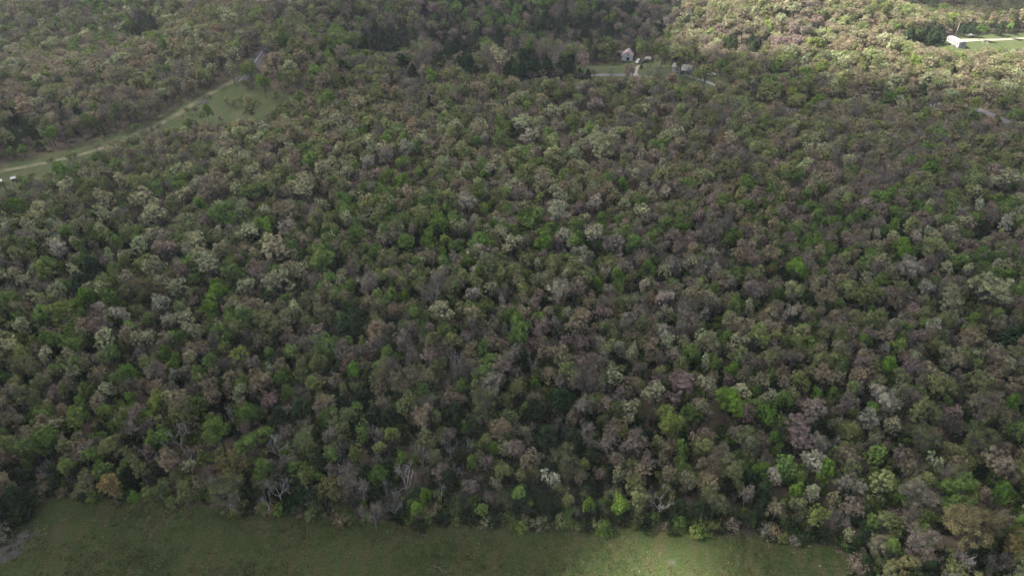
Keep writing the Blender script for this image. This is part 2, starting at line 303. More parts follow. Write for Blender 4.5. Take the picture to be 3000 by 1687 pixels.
HAND = """190,550,60P 308,583,70P 56,601,45B 306,628,60P 427,589,90P 462,554,50G 539,574,60P 621,550,90T 737,558,65G 896,550,80P 842,566,55T 590,601,45B 656,628,90G 458,628,80P
846,616,90T 834,667,60W 726,686,70P 772,659,55B 175,729,70W 274,721,26K 144,787,80G 334,710,60G 404,721,60P 369,768,55Y 485,729,70K 547,737,45W 575,710,90P 610,768,90P 447,780,70P
35,806,50P 74,826,50P 268,787,70C 808,729,100P 943,756,90G 683,799,75G 641,845,75B 722,842,75P 524,842,65P 571,822,45G 419,849,100R 248,876,55B 326,872,55G 233,830,60C 815,822,90P
617,904,65B 532,911,65O 474,892,60W 295,907,55W 353,923,60W 551,935,65P 489,942,50W 951,915,75O 116,935,65G 303,993,70P 419,993,70P 411,1039,32K 567,970,65P 326,1043,75G 854,1032,50Y
702,1043,65Y 660,1020,45Y 788,1039,42G 485,1039,35B 132,1043,55P 74,993,40G 753,1000,24D 1175,531,50B 1520,566,60K 1594,535,90P 1373,593,70W 1349,667,60P 1419,612,40Y 1547,574,30W
1640,574,65P 1578,585,35Y 1749,597,60W 1951,566,50W 1827,543,40B 1831,601,45P 1629,620,80W 1547,659,60G 1765,640,40G 1908,640,45K 1252,694,60G 1330,647,65G 1745,690,80P 1803,717,80K
1500,717,60P 1598,706,65B 1338,721,45G 1295,741,35B 1194,717,60G 1578,783,35P 1570,826,42P 1384,865,60W 1438,849,60P 1469,884,30W 1435,903,40Y 1299,915,85P 1186,872,32B 1632,857,90W
1694,845,75T 1753,834,40B 1811,841,45G 1660,919,40P 1698,946,90T 1698,970,45W 1947,919,45P 1885,838,45W 1947,876,60W 1582,958,65K 1369,993,50K 1897,787,55G 1943,799,40P 1271,841,110N
1073,834,80N 2066,558,40W 2334,523,45G 2361,570,40G 2454,612,50G 2512,632,50G 2485,651,40G 2621,671,42B 2640,721,60B 2656,748,50B 2625,632,50G 2691,605,40G 2683,698,45W 2567,690,32W
2866,601,40W 2951,531,90P 2947,655,50W 2873,675,50C 2334,787,75B 2132,710,40G 2776,787,40P 2672,787,90W 2540,826,50P 2260,795,36R 2210,768,50K 2718,845,55W 2788,884,90P 2904,849,130P
2986,791,50O 2543,869,85Y 2419,873,70T 2326,857,70O 2210,849,75N 2318,915,48W 2194,908,40P 2066,923,30W 2357,931,35K 2128,950,60T 2842,939,40B 2963,989,70C 2213,993,75Y 2159,1008,62P
2594,1024,32W 2769,1036,50Y 384,1168,40B 311,1207,55G 229,1234,80G 334,1249,35G 512,1106,32W 377,1090,50B 287,1098,70T 582,1187,60G 726,1211,85G 516,1269,80D 637,1261,100G 477,1273,60G
718,1311,80G 714,1261,50K 765,1125,85T 792,1172,65K 831,1102,55G 885,1086,60O 675,1207,50D 811,1300,80D 901,1277,90O 186,1311,55O 330,1311,90O 446,1288,50G 136,1370,55D 194,1370,60Y
555,1370,60P 606,1381,35K 675,1367,90R 811,1420,80D 318,1420,85R 252,1412,60O 963,1436,80R 893,1400,60Y 970,1335,55G 408,1370,60O 392,1456,35B 50,1467,90C 540,1444,60O 668,1432,140O
1027,1405,90N 1186,1394,90D 1155,1467,55D 1093,1495,70N 1217,1491,45B 1245,1452,40B 1109,1398,70G 1043,1324,50Y 1144,1273,45Y 1177,1335,40B 1373,1297,42D 1419,1300,50O 1446,1316,35B
1279,1347,60O 1342,1382,50D 1380,1355,45G 1423,1359,55K 1380,1429,50K 1454,1421,45T 1613,1409,70W 1524,1398,55O 1652,1343,105O 1710,1363,40Y 1807,1351,55K 1761,1394,35T 1807,1401,45P
1811,1479,62B 1726,1479,40B 1939,1452,80D 1551,1273,55T 1365,1253,28B 1567,1125,30B 1415,1180,110O 1357,1129,50G 1035,1086,55B 1175,1110,110T 1241,1222,80T 1194,1191,70O 1780,1156,40D
1718,1261,55N 1664,1261,35N 1765,1238,35O 1536,1199,40Y 1939,1051,55N 1873,1082,50N 1706,1012,60K 1501,1047,60N 1334,1051,50D 1559,1055,45D 1060,1160,60C 1100,1220,60C 1330,1220,80C
1380,1250,70C 1560,1210,80C 1640,1180,90C 1600,1290,80C 1680,1290,70C 1010,960,80C 1040,930,60C 1140,1230,60C 880,1200,70C 820,1225,60C 2000,1130,105K 1963,1234,90Y 1846,1206,70P
1920,1156,80P 2136,1172,95B 2377,1203,88K 2349,1273,110K 2380,1354,78W 2419,1319,90N 2423,1389,65B 2229,1370,50B 2268,1401,55W 2295,1366,65G 2186,1288,90O 2233,1292,55T 2268,1280,35B
2248,1218,60B 2291,1242,50G 2182,1214,58K 2027,1222,75G 2070,1133,80P 2349,1125,65Y 2388,1156,40B 2299,1129,45K 2136,1117,42K 2179,1102,45T 2144,1082,50B 2066,1071,42P 2093,1063,50G
2481,1187,80N 2582,1168,90W 2621,1185,40W 2555,1199,45B 2415,1187,40R 2528,1230,65W 2617,1257,58P 2493,1261,70O 2446,1242,40P 2442,1156,40G 2606,1071,60B 2718,1288,100O 2737,1358,60P
2870,1288,110O 2885,1187,120T 2866,1125,90O 2970,1183,55B 2982,1265,60G 2932,1366,100K 2563,1331,70G 2629,1339,60K 2660,1374,60T 2582,1416,90O 2796,1048,90T 2710,1203,90O 2074,1366,80T
2136,1366,90O 2078,1425,90T 2097,1471,95O 2380,1440,55P 2388,1515,72Y 2334,1436,45B 2349,1483,60O 2485,1568,35P 2439,1467,40P 985,1405,60D 1060,1432,55D 1130,1425,50D 905,1445,45D 1010,1350,45D 1290,1440,40D 1100,1350,40D 780,1460,40D 2691,1444,125N 2652,1514,60N 2699,1584,110N 2835,1560,165O
2900,1550,140R 2975,1590,90R 2827,1642,60D 2924,1642,70N 2873,1448,60T 2932,1452,60B 2854,1467,40Y 2194,1452,60N 2722,1675,70C
1710,180,52K 1697,222,30C 1722,224,28C 1636,283,45G 1268,225,40B 1462,163,70P 1490,205,34C 1520,212,36C 1550,205,36C 1580,212,34C 1610,205,34C 1640,203,30C 1500,190,34C 1535,192,34C
1570,192,32C 1621,330,55P 1745,310,50K 1757,431,90P 1470,369,70G 1462,411,55G 1392,415,40G 1423,411,32W 1524,365,70P 1551,400,60W 1675,365,40G 1924,388,35G 1182,439,50W 1182,481,50G
1229,508,45G 1074,477,55W 1132,462,50K 1877,454,35W 605,326,38G 737,318,60O 303,384,10C 789,123,75O 806,179,75T 731,209,62G 769,242,50G 852,196,50P 860,232,75O 685,159,50P 678,201,55T
2850,340,42G 2700,270,40C 2600,290,50G 2570,250,60O 2360,175,36P 2060,215,70O 2000,165,90O 1940,150,60G 2030,150,60O 1880,140,50G 1790,135,70O 2330,300,60O 2250,270,80O
2280,200,40G 2740,300,40N 2760,108,26C 2740,112,26C 2720,115,26C 2700,110,26C 2665,108,30C 2690,100,26G 2930,84,28C 2960,82,28G 2880,86,30G 2850,86,28C 2822,88,24C"""
hand = []
for tkn in HAND.split():
    a, b, c = tkn.split(','); hand.append((float(a), float(b), float(c[:-1]), c[-1]))
for bx, by, bx2, by2, n_ in ((1290, 120, 1430, 185, 22), (1480, 195, 1690, 212, 16), (1060, 95, 1240, 150, 18), (1560, 60, 1800, 110, 16), (1440, 130, 1560, 170, 10), (380, 60, 520, 110, 5), (20, 380, 120, 430, 6), (2130, 120, 2240, 140, 8), (2650, 92, 2755, 106, 10)):
    hand += [(float(rng.uniform(bx, bx2)), float(rng.uniform(by, by2)), float(rng.uniform(22, 34)), 'C') for _ in range(n_)]
# mixes of classes for the trees in between: (px, py, weights)
MIX = [(200, 1300, 'OOOOGGGNNTTCK'), (700, 1250, 'OOOGGGNNTTCCD'), (200, 1050, 'OOOGGNNTTKPY'), (700, 1050, 'OOGGGYNOTPPC'), (300, 700, 'PPPPOOOOGGKN'), (750, 750, 'PPPPOOOGGNKT'),
       (1100, 650, 'GGGGOOOPNC'), (1000, 900, 'CCNNNOKTK'), (1200, 850, 'NNNTTTOOKGG'), (1450, 1000, 'NNTTTOOKGG'), (1200, 1150, 'NNTTOOCCK'), (1500, 1200, 'CCCOONNT'), (1200, 1350, 'COOONNDGY'),
       (1700, 1350, 'COOONNKT'), (1600, 700, 'PPWOOOGGKKN'), (1800, 900, 'OOONKKKWTT'), (1800, 1100, 'NNNOOTTKP'), (2200, 650, 'NNKOOTTGGGK'), (2500, 650, 'NNKKOOGGGT'), (2850, 650, 'NNKKOOPPGG'),
       (2300, 850, 'NNKOOKTTPG'), (2600, 900, 'NNKKKOOTTGW'), (2500, 1050, 'NNKTTOOG'), (2850, 1100, 'OOTTNNGP'), (2200, 1150, 'PPTTKKGGOO'), (2700, 1300, 'OOOTTNGK'), (2200, 1400, 'OOTTGGNN'),
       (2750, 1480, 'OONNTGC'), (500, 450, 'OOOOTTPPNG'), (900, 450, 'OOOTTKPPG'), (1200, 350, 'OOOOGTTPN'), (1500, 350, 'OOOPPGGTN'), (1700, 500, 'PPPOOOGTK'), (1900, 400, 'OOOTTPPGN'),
       (2200, 420, 'OOOONNTTKR'), (2500, 450, 'OOONNTTKP'), (2850, 450, 'OOONNTTKG'), (2300, 250, 'OOOONTTGY'), (2600, 250, 'TTTTPPOOY'), (2900, 250, 'TTTPPOOYT'), (2250, 90, 'TTTTKOOPP'), (2500, 150, 'TTTTPPOOY'),  # pale budding trees on the far right hill, weighted up to paint in sunlight
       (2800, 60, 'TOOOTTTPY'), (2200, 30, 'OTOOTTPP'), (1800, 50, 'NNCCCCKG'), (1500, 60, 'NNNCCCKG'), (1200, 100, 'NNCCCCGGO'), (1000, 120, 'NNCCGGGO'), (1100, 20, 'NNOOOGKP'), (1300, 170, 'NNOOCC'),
       (1600, 150, 'NNOOGC'), (800, 60, 'OOOOTTN'), (550, 120, 'OOOTTNPP'), (300, 60, 'OONNGNNPP'), (100, 150, 'OONNNPPT'), (300, 250, 'NNNOOOTTG'), (100, 350, 'NNNNOOTC'), (500, 280, 'NNNNOOT'),
       (900, 250, 'OOOTTG'), (150, 500, 'NNOOTP'), (2000, 280, 'NNNOOT'), (1700, 260, 'NNNNOK')]
MIX = [(a, b, c + 'GG' if a < 1050 and b > 450 else c.replace('N', 'T', 1) if c.count('N') >= 3 and 'CC' not in c else c) for a, b, c in MIX]
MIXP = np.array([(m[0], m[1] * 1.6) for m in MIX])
CLUMP = [(rng.uniform(-500, 3500), rng.uniform(-50, 1600), rng.choice(list('OGPNTKOCNT'))) for _ in range(420)]
CLP = np.array([(c[0], c[1] * 1.6) for c in CLUMP])

# ------------------------------------------------------------------ where trees stand
trees = []    # x, y, diameter, class, hand
for px, py, wpx, c in hand:
    a = {'D': 6.5, 'C': 3.5}.get(c, 7.0)
    for _ in range(3):
        p = at(px, py, a); dz = proj(p[0], p[1], p[2] + a)[2]; dia = wpx * dz / FPX; a = (.64 if c != 'C' else .5) * (min(16, 1.12 * (4.5 + .75 * dia)) if c != 'C' else 3 + .9 * dia)
    trees.append([p[0], p[1], max(dia, 1.2), c, 1])
X0, X1, Y0, Y1 = -620, 620, 40, 860
def dmean(y): return 4.7 + 2.5 * sst(150, 400, y)
gx, gy = [], []; yy_, kk = Y0, 0
while yy_ < 800:
    D_ = float(dmean(yy_)) * .76; xs = np.arange(X0, X1, D_) + (kk % 2) * D_ / 2; kk += 1
    gx.append(xs + rng.uniform(-.43, .43, len(xs)) * D_); gy.append(yy_ + rng.uniform(-.43, .43, len(xs)) * D_); yy_ += D_ * .87
gx, gy = np.concatenate(gx), np.concatenate(gy)
def gdist(x, y): return dist_line(list(map(tuple, EDGE)), x, y)
def clear(x, y, m):
    bad = inside(PAST, x, y) | inside(STRIP, x, y) | inside(YARD, x, y) | inside(FARM, x, y)
    bad |= (gdist(x, y) < m * .5)
    for ln, wd in ((ROAD, 3.4), (ROADL, 2.8), (TRACK, 4), (DRIVE, 3), (DRIVE2, 3)): bad |= dist_line(ln, x, y) < wd
    return bad
pxx, pyy, dzz = proj(gx, gy, terrain(gx, gy) + 6)
ok = ~clear(gx, gy, 4.0) & (pxx > -160 - 50 * FPX / dzz) & (pxx < 3160 + 50 * FPX / dzz) & (pyy > -140) & (dzz > 20) & (gy < 800)
gx, gy, pxx, pyy = gx[ok], gy[ok], pxx[ok], pyy[ok]
hxy = np.array([(t[0], t[1], t[2]) for t in trees])
keep = np.ones(len(gx), bool); dia = dmean(gy) * np.clip(rng.normal(1.02, .22, len(gx)), .6, 1.6)
for hx, hy, hd in hxy: keep &= ~(np.hypot(gx - hx, gy - hy) < hd * .36 + dia * .34)
gx, gy, pxx, pyy, dia = gx[keep], gy[keep], pxx[keep], pyy[keep], dia[keep]
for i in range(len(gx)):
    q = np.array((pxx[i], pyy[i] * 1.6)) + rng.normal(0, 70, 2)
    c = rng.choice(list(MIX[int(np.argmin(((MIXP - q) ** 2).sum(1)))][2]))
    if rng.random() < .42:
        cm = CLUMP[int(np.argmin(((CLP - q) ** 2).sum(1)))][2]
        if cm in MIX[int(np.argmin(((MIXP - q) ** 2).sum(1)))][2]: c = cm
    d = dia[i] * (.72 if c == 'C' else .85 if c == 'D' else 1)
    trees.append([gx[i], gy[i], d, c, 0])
# things that the photo shows through gaps: keep low growth in front of them
SEE = [[(0, 478), (200, 435), (400, 370), (560, 290), (690, 235), (860, 280), (800, 300), (700, 335), (640, 350), (560, 335), (400, 380), (330, 415), (230, 462), (120, 500), (0, 535)],
       [(1480, 232), (1600, 222), (1715, 205), (1760, 180), (1815, 158), (1850, 148), (1880, 165), (1915, 168), (1925, 190), (1880, 205), (1900, 222), (1800, 222), (1700, 226)],
       [(1965, 190), (2010, 200), (2025, 220), (2080, 212), (2100, 225), (2095, 250), (2075, 240), (1990, 228), (1985, 222)],
       [(2720, 118), (2778, 105), (2850, 95), (3010, 88), (3010, 138), (2900, 136), (2815, 152), (2770, 140), (2700, 130)],
       [(738, 190), (745, 160), (762, 148), (778, 150), (768, 195)], [(2852, 306), (2885, 312), (3005, 376), (3005, 388), (2890, 335), (2850, 316)],
       [(0, 505), (50, 505), (50, 545), (0, 560)]]
HP = []
for t, h_ in zip(trees, hand):
    if h_[3] not in 'DN' or h_[1] > 1230: HP.append((h_[0], h_[1], h_[2], proj(t[0], t[1], hz(t[0], t[1]) + 6)[2]))
HP = np.array(HP, float)
T = trees; hgt = []; fin = []
for x, y, d, c, hnd in T:
    H = ((4.5 + .75 * d) if hnd else (6.2 + .6 * d)) * rng.uniform(.78, 1.15)
    if c == 'C': H = (3.0 + .9 * d) * rng.uniform(.9, 1.15)
    H = min(H, 15.5)
    if hnd: H = min(16, 1.12 * (4.5 + .75 * d)) if c != 'C' else 3 + .9 * d
    g0 = hz(x, y)
    if not hnd:
        a, b, z_ = proj(np.array([x - d * .3, x, x + d * .3, x - d * .45, x + d * .45, x]), np.full(6, y), g0 + H * np.array((.9, .95, .9, .6, .6, .4)))
        hit = False; veil = rng.random() < (.45 if c in 'N' else .12) and not (x > 150 and inside(np.array(SEE[3]), a, b).any())
        for k in range(0 if veil else 4):
            if any(inside(np.array(s), a, b).any() for s in SEE):
                hit = True; H *= .62; d *= .72
                a, b, z_ = proj(np.array([x - d * .3, x, x + d * .3, x - d * .45, x + d * .45, x]), np.full(6, y), g0 + H * np.array((.9, .95, .9, .6, .6, .4)))
            else: break
        if H < 2.2: continue
        for k in range(4):
            a1, b1, c1 = proj(x, y, g0 + H * .92); cov = (abs(HP[:, 0] - a1) < HP[:, 2] * .5 + d * FPX / c1 * .25) & (b1 < HP[:, 1] + HP[:, 2] * .35) & (b1 > HP[:, 1] - HP[:, 2] * .9) & (HP[:, 3] > c1 + 2)
            if cov.any(): H *= .78; d *= .88
            else: break
        if H < 3: continue
        if hit: c = rng.choice(list('NNNOOT'))
    fin.append((x, y, g0, d, H, c, hnd))
for px, py, dd, hh, c in ((1940, 182, 7, 9, 'O'), (1915, 172, 5, 7, 'G'), (1930, 215, 4, 5, 'N'), (1900, 228, 5, 5, 'N'), (1850, 232, 5, 6, 'N'), (1790, 232, 5, 6, 'N'), (1740, 233, 5, 5, 'N'), (1690, 234, 5, 6, 'N'), (1640, 236, 5, 6, 'N'), (1590, 238, 5, 6, 'T'), (1560, 240, 5, 6, 'N'),
                        (1955, 250, 5, 6, 'N'), (1990, 262, 6, 6, 'G'), (1975, 232, 3.5, 4, 'G'), (2040, 226, 4, 7, 'O'), (1965, 205, 4, 7, 'N'), (2045, 205, 7, 9, 'O'), (2110, 222, 8, 8, 'G'), (2130, 240, 7, 8, 'G'), (2150, 258, 7, 8, 'O'), (2110, 284, 6, 7, 'T'), (1878, 202, 2.2, 2.4, 'C'), (1725, 224, 3, 3, 'Y'), (1983, 226, 6, 9, 'O'), (2012, 236, 5, 8, 'N'), (2030, 240, 4, 6, 'G'), (1925, 192, 4, 6, 'O'), (1905, 200, 4, 5, 'N'), (1760, 186, 6, 6, 'G'), (1785, 178, 6, 6, 'G')):
    p = at(px, py); fin.append((p[0], p[1], p[2], dd, hh, c, 0))
SX = rng.uniform(-190, -60, 500); SY = rng.uniform(230, 350, 500); sx_, sy_, _ = proj(SX, SY, terrain(SX, SY))
for x, y, a_, b_ in zip(SX, SY, sx_, sy_):
    if inside(STRIP, np.array([x]), np.array([y]))[0] and b_ > 385 + (a_ - 0) * -.28 + 60 and rng.random() < .4: q = rng.uniform(2, 5); fin.append((x, y, hz(x, y), q, q * 1.1, rng.choice(list('OGNTO')), 0))
def pick(c, r=rng):
    k = CL[c][2][int(r.integers(len(CL[c][2])))]; return int(r.choice(KIDX[k]))
def tint_of(c):
    b, s, _, _ = CL[c]; k = math.exp(rng.normal(0, s * .8)); j = rng.normal(0, .045, 3) * np.array((1, 1, .5)); return tuple(float(max(.004, 1.25 * b[i] * k * (1 + j[i]))) for i in range(3))
def bark_of(c):
    k = {'D': .27, 'N': .13, 'W': .16, 'C': .07}.get(c, .10) * rng.uniform(.8, 1.15); return (k, k * .95, k * .92)
BASE_D, BASE_H = 8.0, 11.0
inst = []; big = []
for x, y, g0, d, H, c, hnd in fin:
    px_, py_, dz_ = proj(x, y, g0 + H * .7); app = d * FPX / dz_
    vi = pick(c); kd = SHAPES[vi][2]; bd, bh = {'cedar': (5.0, 8.6), 'bush': (4.2, 3)}.get(kd, (BASE_D, BASE_H))
    s = d / bd; sz = H / bh; tn = tint_of(c)
    if hnd and app > 130 and c == 'O' and px_ > 2500: vi = int(KIDX['dense'][2]); app = 94.; tn = (.15, .142, .07)
    if hnd and app > 95 and c in 'OTR': vi = int(rng.choice(KIDX['sparse'])); kd = 'sparse'; tn = tuple(v * .85 for v in CL[c][0])
    rec = dict(x=x, y=y, z=g0, s=s, sz=sz, c=c, vi=vi, rz=float(rng.uniform(0, 6.283)), tint=tn, bark=bark_of(c), app=app * (1.25 if hnd else 1), px=px_, py=py_, d=d, H=H)
    (big if (-20 < px_ < 3020 and py_ < 1740 and H > 3) else inst).append(rec)
big.sort(key=lambda t: -t['app']); inst += big[298:]; big = big[:298]

# the single trees: trunk and crown
ORD = 'first second third fourth fifth sixth seventh eighth ninth tenth eleventh twelfth thirteenth fourteenth fifteenth sixteenth seventeenth eighteenth nineteenth twentieth'.split()
ORD += ['twenty-' + o for o in ORD[:9]] + ['thirtieth'] + ['thirty-' + o for o in ORD[:9]]
KN = {'D': 'bare_tree', 'N': 'bare_tree', 'C': 'cedar_tree'}
for t in big:
    dist = float(gdist(t['x'], t['y'])); row = int((dist - 1) // 7); t['row'] = max(0, row)
    e = EDGE; t['side'] = ''
for t in big:
    r_ = t['row']
    t['band'] = 'in the front row at the pasture edge' if r_ == 0 else 'in the %s row back from the pasture' % ORD[r_] if r_ < 8 else \
        'in the woods halfway to the far road' if t['y'] < 230 else 'in the far woods'
groups = {}
for t in big: groups.setdefault((t['c'], t['band']), []).append(t)
for (c, band), lst in groups.items():
    lst.sort(key=lambda t: t['px'])
    for i, t in enumerate(lst):
        base = CL[c][3]
        t['label'] = ('%s %s' % (base, band)) if len(lst) == 1 else ('%s, %s such from left, %s' % (base, ORD[min(i, 38)], band.replace('in the front row at the pasture edge', 'at the pasture edge').replace(' back from the pasture', ' behind the pasture').replace('in the woods halfway to the far road', 'in the woods midway').replace('in the far woods', 'far woods').replace('in the ', '')))
for t in big:
    wm, lm, kd = SHAPES[t['vi']]
    root = empty(KN.get(t['c'], 'leafy_tree'), (t['x'], t['y'], t['z'] - .05), t['rz'], label=t['label'], cat='tree', group='trees of the wood nearest the camera')
    root.scale = (t['s'], t['s'] * 1.0, t['sz'])
    a = bpy.data.objects.new('trunk', wm); col.objects.link(a); a.parent = root; a['bark'] = t['bark']
    if lm:
        b = bpy.data.objects.new('crown', lm); col.objects.link(b); b.parent = root; b['tint'] = t['tint']

# the rest of the wood, one object
und = []
NU = 15000
ux = np.concatenate([rng.uniform(X0, X1, NU), rng.uniform(-230, 230, 9000)]); uy = np.concatenate([rng.uniform(110, 640, NU), rng.uniform(66, 210, 9000)])
upx, upy, udz = proj(ux, uy, terrain(ux, uy)); ugd = gdist(ux, uy)
m_ = ~clear(ux, uy, .6) & (upx > -50 * FPX / udz) & (upx < 3000 + 50 * FPX / udz) & (upy > -60)
for x, y, gd_ in zip(ux[m_], uy[m_], ugd[m_]):
    edge = gd_ < 11; c = rng.choice(list('OGCCCGCGNC' if not edge and y < 210 else 'OGCCGCCOCN' if edge else 'NTONTKOGTP')); s = rng.uniform(.6, 1.3); kd = 'bush'; sz = s * rng.uniform(.8, 1.5)
    if edge and gd_ > 1.2 and rng.random() < .62:
        kd = rng.choice(['cedar', 'dense', 'sparse', 'bare']); s = rng.uniform(.36, .66); sz = s * rng.uniform(.8, 1.0)
        if kd == 'cedar': c = 'C'; s *= 1.6; sz *= 1.5
    a, b, _ = proj(x, y, hz(x, y) + 2 * s)
    if any(inside(np.array(q), np.array([a]), np.array([b]))[0] for q in SEE): continue
    tt = tint_of(c); und.append(dict(x=x, y=y, z=hz(x, y), s=s, sz=sz, c=c, vi=int(rng.choice(KIDX[kd])), rz=float(rng.uniform(0, 6.283)), tint=tuple(v * .9 for v in tt), bark=(.10, .095, .09)))
ed = np.concatenate([[0], np.cumsum(np.hypot(*(EDGE[1:] - EDGE[:-1]).T))])
for q in np.arange(0, ed[-1], .62):
    x, y = np.interp(q, ed, EDGE[:, 0]), np.interp(q, ed, EDGE[:, 1]); k = int(np.clip(np.searchsorted(ed, q), 1, len(EDGE) - 1)); dd = EDGE[k] - EDGE[k - 1]; nn = np.array((-dd[1], dd[0])) / np.hypot(*dd)
    o_ = rng.uniform(-.3, 4.5) + .9 * math.sin(q * .35); x += nn[0] * o_; y += nn[1] * o_; c = rng.choice(list('OGCGCONTCCY')); s_q = float(rng.uniform(.5, 1.15)); tt = tint_of(c)
    und.append(dict(x=float(x), y=float(y), z=hz(x, y), s=s_q, sz=s_q * rng.uniform(.9, 1.5), c=c, vi=int(rng.choice(KIDX['bush'])), rz=float(rng.uniform(0, 6)), tint=tuple(v * .85 for v in tt), bark=(.1, .09, .085)))
def instancer(name, recs, source, attrs=('tint', 'bark')):
    n_ = len(recs); me = bpy.data.meshes.new(name); me.vertices.add(n_)
    me.vertices.foreach_set('co', np.array([(t['x'], t['y'], t['z'] - .05) for t in recs], np.float32).ravel())
    def av(nm, vals):
        a = me.attributes.new(nm, 'FLOAT_VECTOR', 'POINT'); a.data.foreach_set('vector', np.array(vals, np.float32).ravel())
    av('rot', [(0, 0, t['rz']) for t in recs]); av('scl', [(t['s'], t['s'], t['sz']) for t in recs])
    for q in attrs: av(q, [t[q] for t in recs])
    a = me.attributes.new('idx', 'INT', 'POINT'); a.data.foreach_set('value', [t['vi'] for t in recs])
    o = bpy.data.objects.new(name, me); col.objects.link(o)
    g = bpy.data.node_groups.new(name, 'GeometryNodeTree'); g.interface.new_socket('Geometry', in_out='INPUT', socket_type='NodeSocketGeometry'); g.interface.new_socket('Geometry', in_out='OUTPUT', socket_type='NodeSocketGeometry')
    gi, go = g.nodes.new('NodeGroupInput'), g.nodes.new('NodeGroupOutput'); ip = g.nodes.new('GeometryNodeInstanceOnPoints'); ci = g.nodes.new('GeometryNodeCollectionInfo')
    ci.inputs['Collection'].default_value = source; ci.inputs['Separate Children'].default_value = True; ci.inputs['Reset Children'].default_value = True
    def na(nm, dt):
        x = g.nodes.new('GeometryNodeInputNamedAttribute'); x.data_type = dt; x.inputs['Name'].default_value = nm; return x.outputs['Attribute']
    er = g.nodes.new('FunctionNodeEulerToRotation'); g.links.new(na('rot', 'FLOAT_VECTOR'), er.inputs[0])
    g.links.new(gi.outputs[0], ip.inputs['Points']); g.links.new(ci.outputs[0], ip.inputs['Instance']); ip.inputs['Pick Instance'].default_value = True
    g.links.new(na('idx', 'INT'), ip.inputs['Instance Index']); g.links.new(er.outputs[0], ip.inputs['Rotation']); g.links.new(na('scl', 'FLOAT_VECTOR'), ip.inputs['Scale'])
    g.links.new(ip.outputs[0], go.inputs[0]); md = o.modifiers.new('scatter', 'NODES'); md.node_group = g
    return o
fo = instancer('forest', inst, src); tag(fo, 'spring woodland of mixed green, tan and grey trees covering the hills behind the nearest rows', 'forest', kind='stuff')
un = instancer('undergrowth', und, src); tag(un, 'low bushes and saplings growing on the leaf litter between the trunks', 'undergrowth', kind='stuff')
print('TREES single', len(big), 'forest', len(inst), 'under', len(und), 'labels', len(set(t['label'] for t in big)))

# ------------------------------------------------------------------ ground
def axis(lo, hi, step, far):
    a = list(np.arange(lo, hi + step, step)); s = step
    while a[-1] < far: s *= 1.35; a.append(a[-1] + s)
    s = step; b = [lo]
    while b[-1] > -far: s *= 1.35; b.append(b[-1] - s)
    return np.array(b[:0:-1] + a)
ax, ay = axis(-420, 420, 2.2, 9000), axis(60, 640, 2.2, 9000)
GX, GY = np.meshgrid(ax, ay); GZ = terrain(GX, GY)
nx, ny = len(ax), len(ay); idx = np.arange(nx * ny).reshape(ny, nx)
me = bpy.data.meshes.new('ground'); F = np.stack([idx[:-1, :-1], idx[:-1, 1:], idx[1:, 1:], idx[1:, :-1]], -1).reshape(-1, 4)
me.from_pydata(np.stack([GX, GY, GZ], -1).reshape(-1, 3).tolist(), [], F.tolist())
def softmask(poly, near):   # signed distance style mask
    i = inside(poly, GX, GY); d = dist_line(list(map(tuple, poly)) + [tuple(poly[0])], GX, GY); return np.clip(.5 + np.where(i, d, -d) / near, 0, 1)
mk = np.zeros((ny, nx, 3)); mk[..., 0] = softmask(PAST, 7); mk[..., 1] = softmask(STRIP, 6); mk[..., 2] = np.maximum(softmask(YARD, 6), softmask(FARM, 6))
a = me.attributes.new('mask', 'FLOAT_VECTOR', 'POINT'); a.data.foreach_set('vector', mk.reshape(-1).astype(np.float32))
m, n, l = mat('ground'); b = n.new('ShaderNodeBsdfPrincipled'); o = n.new('ShaderNodeOutputMaterial'); l.new(b.outputs[0], o.inputs[0]); b.inputs['Roughness'].default_value = .95
b.inputs['Specular IOR Level'].default_value = .15
geo = n.new('ShaderNodeNewGeometry'); P = geo.outputs['Position']; at_ = n.new('ShaderNodeAttribute'); at_.attribute_name = 'mask'; sp = n.new('ShaderNodeSeparateXYZ'); l.new(at_.outputs['Vector'], sp.inputs[0])
mp = n.new('ShaderNodeMapping'); mp.inputs['Rotation'].default_value = (0, 0, R(35)); mp.inputs['Scale'].default_value = (1, .35, 1); l.new(P, mp.inputs[0])
n1, n2, n3 = noise(n, l, .045, 5, P), noise(n, l, .35, 5, mp.outputs[0], .65), noise(n, l, 2.6, 4, P, .7)
litter = rgbmix(n, l, ramp(n, l, noise(n, l, .4, 4, P), .35, .65), (.080, .062, .046), (.048, .046, .028))
litter = rgbmix(n, l, ramp(n, l, n3, .5, .8), litter, (.10, .08, .06))
gr = rgbmix(n, l, ramp(n, l, n1, .38, .62), (.026, .042, .011), (.037, .054, .016))
gr = rgbmix(n, l, ramp(n, l, n2, .45, .62, 0, .9), gr, (.054, .050, .022))
gr = rgbmix(n, l, ramp(n, l, noise(n, l, .16, 5, mp.outputs[0], .6, .6), .55, .72, 0, .75), gr, (.013, .029, .007))
gr = rgbmix(n, l, ramp(n, l, n3, .5, .7, 0, .8), gr, (.066, .072, .034))
gr = rgbmix(n, l, ramp(n, l, n3, .5, .3, 0, .8), gr, (.010, .018, .005))
